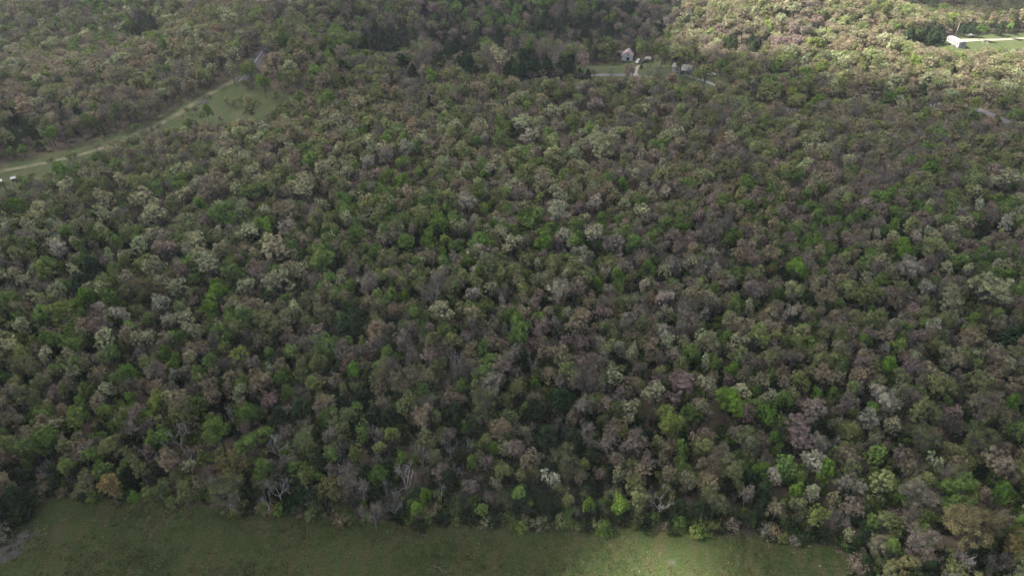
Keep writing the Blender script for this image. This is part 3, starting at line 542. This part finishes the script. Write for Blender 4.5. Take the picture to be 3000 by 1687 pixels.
# bare stony patches in the near left pasture
st = rgbmix(n, l, ramp(n, l, noise(n, l, .09, 3, P), .64, .72, 0, .8), gr, (.085, .078, .068))
gs = rgbmix(n, l, ramp(n, l, n2, .4, .7), (.046, .064, .024), (.078, .078, .040))
gy_ = rgbmix(n, l, ramp(n, l, n2, .4, .7), (0.048, 0.066, 0.023), (0.067, 0.074, 0.034))
mpp = n.new('ShaderNodeMapping'); mpp.vector_type = 'TEXTURE'; q_ = at(22, 1612); mpp.inputs['Location'].default_value = (q_[0], q_[1], 0); mpp.inputs['Rotation'].default_value = (0, 0, R(50)); mpp.inputs['Scale'].default_value = (6, 3, 1e4); l.new(P, mpp.inputs[0])
ln_ = n.new('ShaderNodeVectorMath'); ln_.operation = 'LENGTH'; l.new(mpp.outputs[0], ln_.inputs[0]); sm = ramp(n, l, mth(n, l, 'ADD', ln_.outputs['Value'], mth(n, l, 'MULTIPLY', mth(n, l, 'SUBTRACT', noise(n, l, .6, 4, P), .5), 1.6)), .75, 1.05, .85, 0)
st = rgbmix(n, l, sm, st, (.085, .082, .085))
def edgy(s, k=.35): return ramp(n, l, mth(n, l, 'ADD', s, mth(n, l, 'MULTIPLY', mth(n, l, 'SUBTRACT', noise(n, l, .5, 3, P), .5), k * 2)), .42, .58)
c = rgbmix(n, l, edgy(sp.outputs[0]), litter, st); c = rgbmix(n, l, edgy(sp.outputs[1]), c, gs); c = rgbmix(n, l, edgy(sp.outputs[2]), c, gy_)
l.new(c, b.inputs['Base Color'])
bp = n.new('ShaderNodeBump'); bp.inputs['Strength'].default_value = .7; bp.inputs['Distance'].default_value = .25; l.new(n3, bp.inputs['Height']); l.new(bp.outputs[0], b.inputs['Normal'])
me.materials.append(m); me.polygons.foreach_set('use_smooth', [True] * len(me.polygons)); g = bpy.data.objects.new('ground', me); col.objects.link(g)
tag(g, 'grassy pasture and leaf covered woodland floor rolling over low hills', 'ground', kind='structure')

def ribbon(name, line, width, material, lift, label=None, cat=None, off=0, step=2.0, kind='structure'):
    pts = np.array(line, float); seg = np.hypot(*(pts[1:] - pts[:-1]).T); s = np.concatenate([[0], np.cumsum(seg)]); u = np.arange(0, s[-1], step)
    q = np.stack([np.interp(u, s, pts[:, 0]), np.interp(u, s, pts[:, 1])], 1)
    for _ in range(6): q[1:-1] = (q[:-2] + q[1:-1] * 2 + q[2:]) / 4
    d = unit(np.gradient(q, axis=0)); nn = np.stack([-d[:, 1], d[:, 0]], 1); V = []; K = 5
    ws = np.interp(u, s, width) if np.ndim(width) else np.full(len(u), width)
    for i in range(len(q)):
        for k in range(K):
            p = q[i] + nn[i] * (off + ws[i] * (k / (K - 1) - .5)); V.append((p[0], p[1], hz(*p) + lift))
    mb = MB(); mb.add(V, [(i * K + k, i * K + k + 1, (i + 1) * K + k + 1, (i + 1) * K + k) for i in range(len(q) - 1) for k in range(K - 1)])
    o = mb.obj(name, [material]); return tag(o, label, cat, kind=kind)
asph = simple('asphalt', (.045, .045, .055), .85, scale=.6); asph2 = simple('grey_asphalt', (.115, .11, .112), .9, scale=.5)
dirt = simple('pale_dirt', (.125, .118, .068), .95, scale=.22, c2=(.06, .072, .03)); grav = simple('gravel', (.25, .23, .18), .95, scale=.6, c2=(.18, .17, .12)); paint = simple('road_paint', (.45, .45, .43), .7, .1)
drv = simple('driveway', (.25, .21, .18), .95, scale=.8, c2=(.15, .14, .11))
ribbon('road', ROAD, 4.4, asph2, .14, 'grey asphalt road curving through the woods past the barn', 'road')
ribbon('road', ROADL, 6.0, asph, .14, 'dark asphalt road with a white centre line between tall trees', 'road')
ribbon('road_marking', ROADL, .22, paint, .17, 'thin white line down the middle of the dark road', 'road marking')
ribbon('dirt_track', TRACK, 3.8, dirt, .12, 'pale worn dirt track running along the long clearing', 'track')
ribbon('gravel_driveway', GRAVEL, [5.5, 4.5, 3.4, 2.8, 2.8], grav, .13, 'white gravel driveway leading to the long white house', 'driveway')
ribbon('dirt_driveway', DRIVE, [7, 3.4, 2.6, 2.4, 2.2], drv, .19, 'short pale driveway from the road up to the barn', 'driveway', step=1)
ribbon('concrete_driveway', DRIVE2, [2.6, 2.6, 3.4, 1.8, 1.6], simple('concrete', (.19, .19, .17), .9), .16, 'narrow grey driveway beside the house under the tree', 'driveway')

# ------------------------------------------------------------------ buildings and small things
M = dict(white=simple('white_siding', (.26, .26, .27), .7, .12, 1.5), offw=simple('grey_boards', (.6, .61, .65), .85, .5, 1.2), rust=simple('rusty_tin', (.40, .35, .36), .7, .3, .9, c2=(.30, .19, .19)),
         tin=simple('grey_tin', (.20, .18, .185), .6, .2, .8), dark=simple('dark_opening', (.012, .012, .014), .9), glass=simple('window_glass', (.04, .05, .06), .15), roofg=simple('grey_shingle', (.2, .19, .19), .9, .3, 2),
         wood=simple('weathered_wood', (.2, .17, .14), .9, .3, 3), metal=simple('galvanised_metal', (.26, .26, .27), .45, .2, 3, .5), tyre=simple('tyre_rubber', (.02, .02, .02), .9), carw=simple('white_car_paint', (.46, .47, .45), .35, .05),
         card=simple('dark_car_paint', (.04, .05, .08), .3, .05), rock=simple('pale_rock', (.15, .145, .135), .9, .35, 3), rockb=simple('blue_grey_rock', (.2, .2, .23), .9, .35, 2))
def roof(mb, L_, W, z0, rise, over, th, m=0):         # ridge along y
    for s in (-1, 1):
        x0, x1 = 0, s * (W / 2 + over); zz = z0 + rise; ze = z0 - rise * over / (W / 2); y = L_ / 2 + over
        V = [(x0, -y, zz), (x1, -y, ze), (x1, y, ze), (x0, y, zz), (x0, -y, zz + th), (x1, -y, ze + th), (x1, y, ze + th), (x0, y, zz + th)]
        F = [(3, 2, 1, 0), (4, 5, 6, 7), (0, 1, 5, 4), (1, 2, 6, 5), (2, 3, 7, 6)]
        if s < 0: F = [q[::-1] for q in F]
        mb.add(V, F, m)
def gable_walls(mb, L_, W, h, rise, m=0):
    V = [(-W / 2, -L_ / 2, -.4), (W / 2, -L_ / 2, -.4), (W / 2, -L_ / 2, h), (0, -L_ / 2, h + rise), (-W / 2, -L_ / 2, h)]
    V2 = [(a, -b, c) for a, b, c in V]; mb.add(V + V2, [(0, 1, 2, 3, 4), (9, 8, 7, 6, 5), (1, 6, 7, 2), (5, 0, 4, 9), (6, 1, 0, 5)], m)
def window(parent, p, d, ax_='y'):
    f = MB(); w_, t_, h_ = d; f.box(p, (w_, t_, h_) if ax_ == 'y' else (t_, w_, h_)); fr = f.obj('window', [M['white']], parent)
    q = MB(); q.box(p, (w_ - .2, t_ + .02, h_ - .2) if ax_ == 'y' else (t_ + .02, w_ - .2, h_ - .2)); q.obj('pane', [M['glass']], fr)
# barn
p = at(1841, 181); th = R(-14)
br = empty('barn', (p[0], p[1] + 4.6, hz(p[0], p[1] + 4) + 0), th, label='weathered grey barn with rusty pink tin roof and dark doorway beside the driveway', cat='barn')
mb = MB(); gable_walls(mb, 8.2, 7.0, 3.0, 2.5); mb.obj('wall', [M['offw']], br)
mb = MB(); roof(mb, 8.2, 7.0, 3.02, 2.5, .4, .1); mb.obj('roof', [M['rust']], br)
mb = MB(); mb.box((.55, -4.12, 1.0), (1.9, .1, 2.2)); mb.obj('doorway', [M['dark']], br)
mb = MB(); mb.box((.3, -4.12, 3.6), (.8, .1, .8)); mb.obj('loft_opening', [M['dark']], br)
mb = MB()
for k in range(15): mb.box((-3.4 + k * .485, -4.13, 1.4 + .0), (.05, .04, 2.9)) if abs(-3.4 + k * .485 - .55) > 1.0 else None
mb.obj('siding', [M['white']], br)
p2 = at(1817, 170)
sh = empty('shed', (p2[0] - .8, p2[1] + 3, hz(p2[0], p2[1] + 3)), th, label='small dark lean-to shed with grey tin roof left of the barn', cat='shed')
mb = MB(); mb.box((0, 0, .9), (3, 2.6, 2.2)); mb.obj('wall', [M['wood']], sh)
mb = MB(); mb.add([(-1.9, -1.7, 2.2), (1.9, -1.7, 2.0), (1.9, 1.7, 2.5), (-1.9, 1.7, 2.7), (-1.9, -1.7, 2.3), (1.9, -1.7, 2.1), (1.9, 1.7, 2.6), (-1.9, 1.7, 2.8)], [(3, 2, 1, 0), (4, 5, 6, 7), (0, 1, 5, 4), (1, 2, 6, 5), (2, 3, 7, 6), (3, 0, 4, 7)]); mb.obj('roof', [M['tin']], sh)
mb = MB(); mb.box((0, -1.33, .8), (1.2, .06, 1.7)); mb.obj('door', [M['dark']], sh)
# long white house in the farm clearing: long side faces left
p = at(2806, 141)
mh = empty('manufactured_house', (p[0] + 2.0, p[1] + 6.3, hz(p[0] + 2, p[1] + 6)), R(2), label='long white single storey house with low grey roof in the sunlit clearing', cat='house')
mb = MB(); gable_walls(mb, 12.6, 4.4, 2.7, .45); mb.obj('wall', [M['white']], mh)
mb = MB(); roof(mb, 12.6, 4.4, 2.72, .45, .18, .1); mb.obj('roof', [M['tin']], mh)
for yy in (-4.8, -.6, 2.4, 4.8): window(mh, (-2.22, yy, 1.65), (1.0, .08, .9), 'x')
mb = MB(); mb.box((-2.22, -2.6, 1.15), (.1, .95, 2.0)); dr = mb.obj('door', [M['metal']], mh); mb = MB(); mb.box((-2.3, -2.3, 1.1), (.06, .08, .12)); mb.obj('handle', [M['dark']], dr)
mb = MB(); mb.box((-3.1, -2.6, .1), (1.7, 1.8, .5)); mb.box((-3.9, -3.4, .9), (.08, .08, 1.2)); mb.box((-3.9, -1.8, .9), (.08, .08, 1.2)); mb.box((-3.9, -2.6, 1.45), (.08, 1.7, .08)); mb.obj('porch', [M['wood']], mh)
window(mh, (0, -6.33, 1.6), (1.1, .08, .9), 'y')
# cottage behind the yard tree
p = at(1996, 216)
hs = empty('cottage', (p[0] + 1.5, p[1] + 4, hz(p[0], p[1] + 4)), R(58), label='low grey roofed cottage with white trim half hidden by the yard tree', cat='house')
mb = MB(); gable_walls(mb, 10, 6, 2.5, 1.3); mb.obj('wall', [M['white']], hs)
mb = MB(); roof(mb, 10, 6, 2.52, 1.3, .35, .12); mb.obj('roof', [M['roofg']], hs)
for yy in (-3.2, 0.4, 3): window(hs, (-3.02, yy, 1.5), (1.1, .08, 1.1), 'x')
mb = MB(); mb.box((-3.02, -1.4, 1.05), (.1, .95, 2.0)); dr = mb.obj('door', [M['dark']], hs); mb = MB(); mb.box((-3.1, -1.1, 1.0), (.06, .08, .12)); mb.obj('handle', [M['metal']], dr)
mb = MB(); mb.box((-4.2, 0, 2.42), (2.2, 6, .1)); 
for yy in (-2.8, 0, 2.8): mb.box((-5.1, yy, 1.18), (.12, .12, 2.38))
mb.obj('porch', [M['white']], hs); mb = MB(); mb.box((.6, 2.2, 3.9), (.7, .7, 1.5)); mb.obj('chimney', [M['rust']], hs)
def vehicle(name, px, py, rz, paint_, label, cat, van=False):
    p = at(px, py); e = empty(name, (p[0], p[1], hz(p[0], p[1]) + .02), rz, label=label, cat=cat); Lc, Wc = 4.4, 1.8
    prof = [(-2.2, .35), (-2.2, .8), (-1.3, .95), (-.7, 1.45), (1.0, 1.45), (1.7, 1.0), (2.2, .9), (2.2, .35)] if not van else [(-2.3, .35), (-2.3, 1.0), (-1.7, 1.15), (-1.1, 1.95), (2.3, 1.95), (2.35, .35)]
    n_ = len(prof); V = [(x, -Wc / 2 * (.86 if z > 1.2 else 1), z) for x, z in prof] + [(x, Wc / 2 * (.86 if z > 1.2 else 1), z) for x, z in prof]
    mb = MB(); mb.add(V, [tuple(range(n_)), tuple(range(2 * n_ - 1, n_ - 1, -1))] + [((i + 1) % n_, i, n_ + i, n_ + (i + 1) % n_) for i in range(n_)]); mb.obj('body', [paint_], e)
    mb = MB(); zc = 1.2 if not van else 1.5
    for s in (-1, 1): mb.box((.1, s * (Wc / 2 - .07), zc), (1.7, .05, .32))
    mb.box((-1.08 if not van else -1.45, 0, zc), (.12, 1.35, .34)); mb.obj('window', [M['glass']], e)
    for x in (-1.4, 1.35):
        for s in (-1, 1):
            w_ = MB(); w_.tube([(x, s * .78, .34), (x, s * .95, .34)], [.34, .34], 14); w_.obj('wheel', [M['tyre']], e)
    return e
vehicle('car', 1869, 184.5, R(60), M['carw'], 'cream white car parked to the right of the barn', 'car', True)
vehicle('car', 1885, 185, R(20), M['card'], 'dark car between the cream car and the white carport', 'car')
vehicle('car', 2083, 222, R(-15), M['carw'], 'white topped car parked on the grass beyond the cottage', 'car')
vehicle('car', 2842, 108.5, R(10), M['carw'], 'small white car parked against the cedars behind the gravel driveway', 'car')
vehicle('truck', 2008, 219, R(-30), M['card'], 'dark vehicle parked in front of the cottage', 'vehicle', True)
p = at(1898, 184); cp = empty('carport', (p[0], p[1] + 1.5, hz(p[0], p[1] + 1)), R(-20), label='white metal carport roof on posts near the barn', cat='carport')
mb = MB(); roof(mb, 5, 3.8, 2.2, .6, .1, .08); mb.obj('roof', [M['carw']], cp)
for x in (-1.8, 1.8):
    for y in (-2.4, 2.4): mb = MB(); mb.box((x, y, 1.0), (.1, .1, 2.3)); mb.obj('post', [M['metal']], cp)
# utility pole
p = at(2798.5, 106); up_ = empty('utility_pole', (p[0], p[1], hz(p[0], p[1])), 0, label='tall pale utility pole with crossarm behind the long white house', cat='utility pole')
mb = MB(); mb.tube([(0, 0, -.5), (0, 0, 4), (0, 0, 8.6)], [.17, .15, .12], 8); mb.obj('pole', [simple('pale_pole', (.5, .47, .4), .8)], up_)
mb = MB(); mb.box((0, 0, 8.1), (1.7, .12, .14)); mb.obj('crossarm', [M['wood']], up_); mb = MB(); mb.tube([(.28, 0, 7.0), (.28, 0, 7.9)], [.22, .22], 10); mb.obj('transformer', [M['metal']], up_)
# swing frame on the lawn
p = at(2883, 131); sw = empty('swing_set', (p[0], p[1], hz(p[0], p[1])), R(8), label='small metal swing frame on the lawn below the gravel driveway', cat='swing set')
mb = MB()
for x in (-1.5, 1.5):
    for s in (-1, 1): mb.tube([(x, 0, 2.2), (x, s * 1.0, 0)], [.05, .05], 6)
mb.tube([(-1.6, 0, 2.2), (1.6, 0, 2.2)], [.05, .05], 6); mb.obj('frame', [M['carw']], sw)
for x in (-.6, .6):
    mb = MB(); mb.box((x, 0, .55), (.5, .22, .06)); mb.tube([(x - .2, 0, .57), (x - .2, 0, 2.2)], [.015, .015], 4); mb.tube([(x + .2, 0, .57), (x + .2, 0, 2.2)], [.015, .015], 4); mb.obj('seat', [M['card']], sw)
# hunting blinds by the long clearing
for (px, py, mt, lb) in ((38, 523, M['metal'], 'small grey roofed box raised on thin posts at the near edge of the clearing'), (-2, 532, M['carw'], 'white roofed box on posts cut by the left edge of the photo')):
    p = at(px, py, 4.2); e = empty('raised_hunting_blind', (p[0], p[1], p[2]), R(25), label=lb, cat='hunting blind')
    mb = MB(); mb.box((0, 0, 3.7), (1.2, 1.2, 1.1)); mb.obj('cabin', [M['wood']], e)
    mb = MB(); mb.add([(-.9, -.9, 4.25), (.9, -.9, 4.35), (.9, .9, 4.6), (-.9, .9, 4.5), (-.9, -.9, 4.31), (.9, -.9, 4.41), (.9, .9, 4.66), (-.9, .9, 4.56)], [(3, 2, 1, 0), (4, 5, 6, 7), (0, 1, 5, 4), (1, 2, 6, 5), (2, 3, 7, 6), (3, 0, 4, 7)]); mb.obj('roof', [mt], e)
    mb = MB(); mb.box((0, -.6, 3.85), (.8, .06, .4)); mb.obj('window', [M['dark']], e)
    for x in (-.5, .5):
        for y in (-.5, .5): mb = MB(); mb.tube([(x * 1.4, y * 1.4, -.3), (x, y, 3.15)], [.06, .06], 5); mb.obj('post', [M['wood']], e)
# rocks and fallen branches
def rock_mesh(seed, mt, s=1.0, name='rock'):
    r = np.random.default_rng(seed); import bmesh
    bm = bmesh.new(); bmesh.ops.create_icosphere(bm, subdivisions=2, radius=s)
    ph = r.uniform(0, 6, 6)
    for v in bm.verts:
        k = 1 + .22 * math.sin(v.co.x / s * 3 + ph[0]) + .2 * math.sin(v.co.y / s * 4 + ph[1]) + .12 * math.sin(v.co.z / s * 5 + ph[2]); v.co *= k; v.co.z *= .55
    me = bpy.data.meshes.new(name); bm.to_mesh(me); bm.free(); me.materials.append(mt); return me
p = at(598, 303)
o = empty('rock_pile', (p[0], p[1], hz(p[0], p[1])), .3, label='low blue grey rock pile beside the dirt track in the clearing', cat='rock pile')
for k in range(9):
    q = bpy.data.objects.new('rock', rock_mesh(k, M['rockb'], .55)); col.objects.link(q); q.parent = o
    q.location = (rng.normal(0, 1.1), rng.normal(0, .6), rng.uniform(.1, .5)); q.rotation_euler = tuple(rng.uniform(0, 3, 3))
rm = [rock_mesh(50 + k, M['rock'], .13) for k in range(4)]
RK = [(137, 1536), (80, 1568), (308, 1540), (46, 1533), (538, 1588), (474, 1640), (765, 1632), (234, 1578), (133, 1562), (1232, 1578), (1294, 1568), (1398, 1602), (1468, 1568), (1786, 1596), (1896, 1616), (1899, 1673), (1874, 1674), (1334, 1580), (2320, 1656), (2400, 1656), (2324, 1618), (2370, 1599), (1072, 1662), (2580, 1634), (2403, 1657), (1026, 1618), (1710, 1647)]
for i, (px, py) in enumerate(RK):
    p = at(px, py); q = bpy.data.objects.new('rock', rm[i % 4]); col.objects.link(q); q.location = p; q.rotation_euler = (0, 0, float(rng.uniform(0, 6))); s = float(rng.uniform(.5, 1.3)); q.scale = (s, s, s)
    tag(q, '%s pale rock in the pasture grass, %s rock from the left' % ('larger' if s > .9 else 'small', ORD[sorted(RK).index((px, py))]), 'rock', 'pale rocks strewn over the pasture')
for px, py, lb, rz in ((1432, 1543, 'thin fallen branch curved in the grass near the front trees', .4), (1294, 1668, 'grey fallen branch lying low in the middle of the pasture', -.35), (1228, 1558, 'short brown fallen branch lying diagonally near the pasture edge', -.8)):
    p = at(px, py); mb = MB(); r = np.random.default_rng(int(px)); x0 = -1.7
    pts = [(-1.7 + .5 * k, .18 * math.sin(k * 1.1), .12 + .04 * (k % 2)) for k in range(8)]; mb.tube(pts, np.linspace(.11, .03, 8), 6)
    for k in (2, 3, 5, 6):
        b0 = np.array(pts[k]); dd = np.array((.8, (-1) ** k * .7, .25)); mb.tube([b0, b0 + dd * .5, b0 + dd * 1.0 + np.array((0, 0, -.05))], [.05, .035, .015], 5)
    o = mb.obj('fallen_branch', [simple('dead_wood', (.13, .11, .095), .9, .3, 3)]); o.location = p; o.rotation_euler = (0, 0, rz); tag(o, lb, 'branch')
# shrubs standing in the pasture and at its right corner
SB = [(195, 1512, 60, 'O', 'wide low olive shrub in the upper left of the pasture'), (92, 1592, 75, 'O', 'largest low green shrub by the stony patch at the pasture left'), (430, 1528, 70, 'O', 'sprawling faint green shrub in the left half of the pasture'),
      (2510, 1645, 75, 'N', 'dark brown shrub at the right corner of the pasture'), (2560, 1665, 80, 'N', 'dark twiggy shrub right of the brown corner shrub'), (2590, 1615, 50, 'C', 'small dark evergreen shrub below the bare grey tree'), (2620, 1650, 45, 'C', 'dark evergreen shrub beside the reddish dirt'),
      (2615, 1580, 40, 'C', 'dark rounded shrub in front of the bare trees'), (2470, 1590, 26, 'B', 'tiny vivid green shrub at the right end of the pasture edge')]
for px, py, wpx, c, lb in SB:
    p = at(px, py); dz = proj(p[0], p[1], p[2])[2]; d = wpx * dz / FPX; vi = KIDX['bush'][int(rng.integers(4))]; wm, lm, _ = SHAPES[vi]
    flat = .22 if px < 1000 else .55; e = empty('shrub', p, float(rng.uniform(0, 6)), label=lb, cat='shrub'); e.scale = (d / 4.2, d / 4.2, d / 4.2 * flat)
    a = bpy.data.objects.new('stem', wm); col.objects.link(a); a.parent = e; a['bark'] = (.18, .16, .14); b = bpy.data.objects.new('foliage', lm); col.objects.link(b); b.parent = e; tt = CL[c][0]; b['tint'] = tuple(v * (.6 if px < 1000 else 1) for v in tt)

# grass tufts over the pasture
gsrc = bpy.data.collections.new('grass_tufts')
for k in range(4):
    r = np.random.default_rng(900 + k); mb = MB(); n_ = 34
    p0 = np.concatenate([r.normal(0, .22, (n_, 2)), np.zeros((n_, 1))], 1); dd = unit(np.concatenate([r.normal(0, .9, (n_, 2)), np.ones((n_, 1)) * .6], 1)) * r.uniform(.1, .22, (n_, 1)); s_ = unit(np.cross(dd, r.normal(size=(n_, 3)))) * .03
    mb.quads(np.stack([p0 - s_, p0 + s_, p0 + dd + s_ * .3, p0 + dd - s_ * .3], 1), 0, r.random((n_, 2))); gsrc.objects.link(bpy.data.objects.new('grass_tuft.%03d' % k, mb.mesh('grass_tuft', [FOL])))
gr_ = []
xx = rng.uniform(-150, 150, 60000); yy = rng.uniform(60, 112, 60000); mpx, mpy, _ = proj(xx, yy, terrain(xx, yy)); mm = inside(PAST, xx, yy) & (mpx > -100) & (mpx < 3100)
fld = np.sin(xx * .21 + 2 * np.sin(yy * .13)) + np.sin(yy * .33 + xx * .07) + rng.normal(0, .9, len(xx))
for x, y, f in zip(xx[mm], yy[mm], fld[mm]):
    if f < -.2 or rng.random() < .4: continue
    b0 = (.055, .080, .028) if f > 1.5 else (.10, .11, .05); k = rng.uniform(.5, 1.6); s = rng.uniform(.7, 1.8)
    gr_.append(dict(x=x, y=y, z=hz(x, y) + .03, s=s, sz=s, vi=int(rng.integers(4)), rz=float(rng.uniform(0, 6)), tint=tuple(v * k for v in b0)))
go_ = instancer('grass', gr_, gsrc, ('tint',)); tag(go_, 'rough grass tufts scattered over the near pasture', 'grass', kind='stuff')

# ------------------------------------------------------------------ clouds: a broken deck whose gaps let the sun through
CH = 750.0
k_ = CH / sun_dir.z; cx, cy = sun_dir.x * k_ + 40, sun_dir.y * k_ + 330
nxc = 46; us = np.linspace(-1, 1, nxc); UX, UY = np.meshgrid(us * 950, us * 800); RR = np.hypot(UX / 950, UY / 800)
lump = 14 * np.sin(UX * .021 + 1) * np.cos(UY * .026) + 9 * np.sin(UX * .05 + UY * .04); thick = 45 * np.clip(1 - RR ** 4, .05, 1)
V = np.concatenate([np.stack([UX + cx, UY + cy, CH - thick + lump * .6], -1).reshape(-1, 3), np.stack([UX + cx, UY + cy, CH + thick + lump * 2 + 25], -1).reshape(-1, 3)])
I = np.arange(nxc * nxc).reshape(nxc, nxc); Fb = np.stack([I[:-1, :-1], I[1:, :-1], I[1:, 1:], I[:-1, 1:]], -1).reshape(-1, 4); Ft = Fb[:, ::-1] + nxc * nxc
rim = list(I[0, :]) + list(I[1:, -1]) + list(I[-1, -2::-1]) + list(I[-2:0:-1, 0]); Fs = [(rim[i], rim[(i + 1) % len(rim)], rim[(i + 1) % len(rim)] + nxc * nxc, rim[i] + nxc * nxc) for i in range(len(rim))]
me = bpy.data.meshes.new('clouds'); me.from_pydata(V.tolist(), [], Fb.tolist() + Ft.tolist() + Fs); m, n, l = mat('cloud'); me.materials.append(m); me.polygons.foreach_set('use_smooth', [True] * len(me.polygons))
o = n.new('ShaderNodeOutputMaterial'); geo = n.new('ShaderNodeNewGeometry'); sp = n.new('ShaderNodeSeparateXYZ'); l.new(geo.outputs['Position'], sp.inputs[0])
gxn = mth(n, l, 'SUBTRACT', sp.outputs[0], mth(n, l, 'MULTIPLY', sp.outputs[2], sun_dir.x / sun_dir.z)); gyn = mth(n, l, 'SUBTRACT', sp.outputs[1], mth(n, l, 'MULTIPLY', sp.outputs[2], sun_dir.y / sun_dir.z))
cb = n.new('ShaderNodeCombineXYZ'); l.new(gxn, cb.inputs[0]); l.new(gyn, cb.inputs[1]); ns = noise(n, l, .012, 3, cb.outputs[0]); ns = mth(n, l, 'MULTIPLY', mth(n, l, 'SUBTRACT', ns, .5), .8)
def gap(x, y, rx, ry, rot, soft, amt, nz=1.0):
    mp = n.new('ShaderNodeMapping'); mp.vector_type = 'TEXTURE'; mp.inputs['Location'].default_value = (x, y, 0); mp.inputs['Rotation'].default_value = (0, 0, R(rot)); mp.inputs['Scale'].default_value = (rx, ry, 1)
    l.new(cb.outputs[0], mp.inputs[0]); ln = n.new('ShaderNodeVectorMath'); ln.operation = 'LENGTH'; l.new(mp.outputs[0], ln.inputs[0])
    return ramp(n, l, mth(n, l, 'ADD', ln.outputs['Value'], mth(n, l, 'MULTIPLY', ns, nz)), 1 - soft, 1 + soft, amt, 0)
q1 = at(2550, 130)
gaps = [gap(262, 402, 165, 72, -12, .45, 1.0), gap(165, 455, 80, 48, 10, .5, .85), gap(28, 68, 15, 15, 0, .7, 1.0, .12), gap(72, 74, 42, 22, 0, .8, .13, .4), gap(0, 400, 480, 200, 0, .6, .10, .6), gap(-250, 400, 170, 130, 15, .7, .20), gap(-60, 270, 150, 60, 0, .8, .13)]
s_ = gaps[0]
for g_ in gaps[1:]: s_ = mth(n, l, 'MAXIMUM', s_, g_)
tr = n.new('ShaderNodeBsdfTransparent'); tl = n.new('ShaderNodeBsdfTranslucent'); tl.inputs[0].default_value = (.52, .52, .54, 1); mx = n.new('ShaderNodeMixShader')
s_ = mth(n, l, 'POWER', s_, .5)            # two skins are crossed
l.new(s_, mx.inputs[0]); l.new(tl.outputs[0], mx.inputs[1]); l.new(tr.outputs[0], mx.inputs[2]); l.new(mx.outputs[0], o.inputs[0])
co = bpy.data.objects.new('clouds', me); col.objects.link(co); tag(co, 'broken grey cloud deck high above the woods', 'clouds', kind='stuff')

# ------------------------------------------------------------------ haze: thin air between the near and the far hills
mb = MB(); mb.box((0, 420, 45), (1900, 1300, 190)); m, n, l = mat('haze'); o = n.new('ShaderNodeOutputMaterial'); pv = n.new('ShaderNodeVolumePrincipled')
pv.inputs['Color'].default_value = (.86, .9, 1, 1); pv.inputs['Density'].default_value = .00014; pv.inputs['Anisotropy'].default_value = .2; l.new(pv.outputs[0], o.inputs['Volume'])
ho = mb.obj('haze', [m]); tag(ho, 'thin bluish haze lying over the far hills', 'haze', kind='stuff')
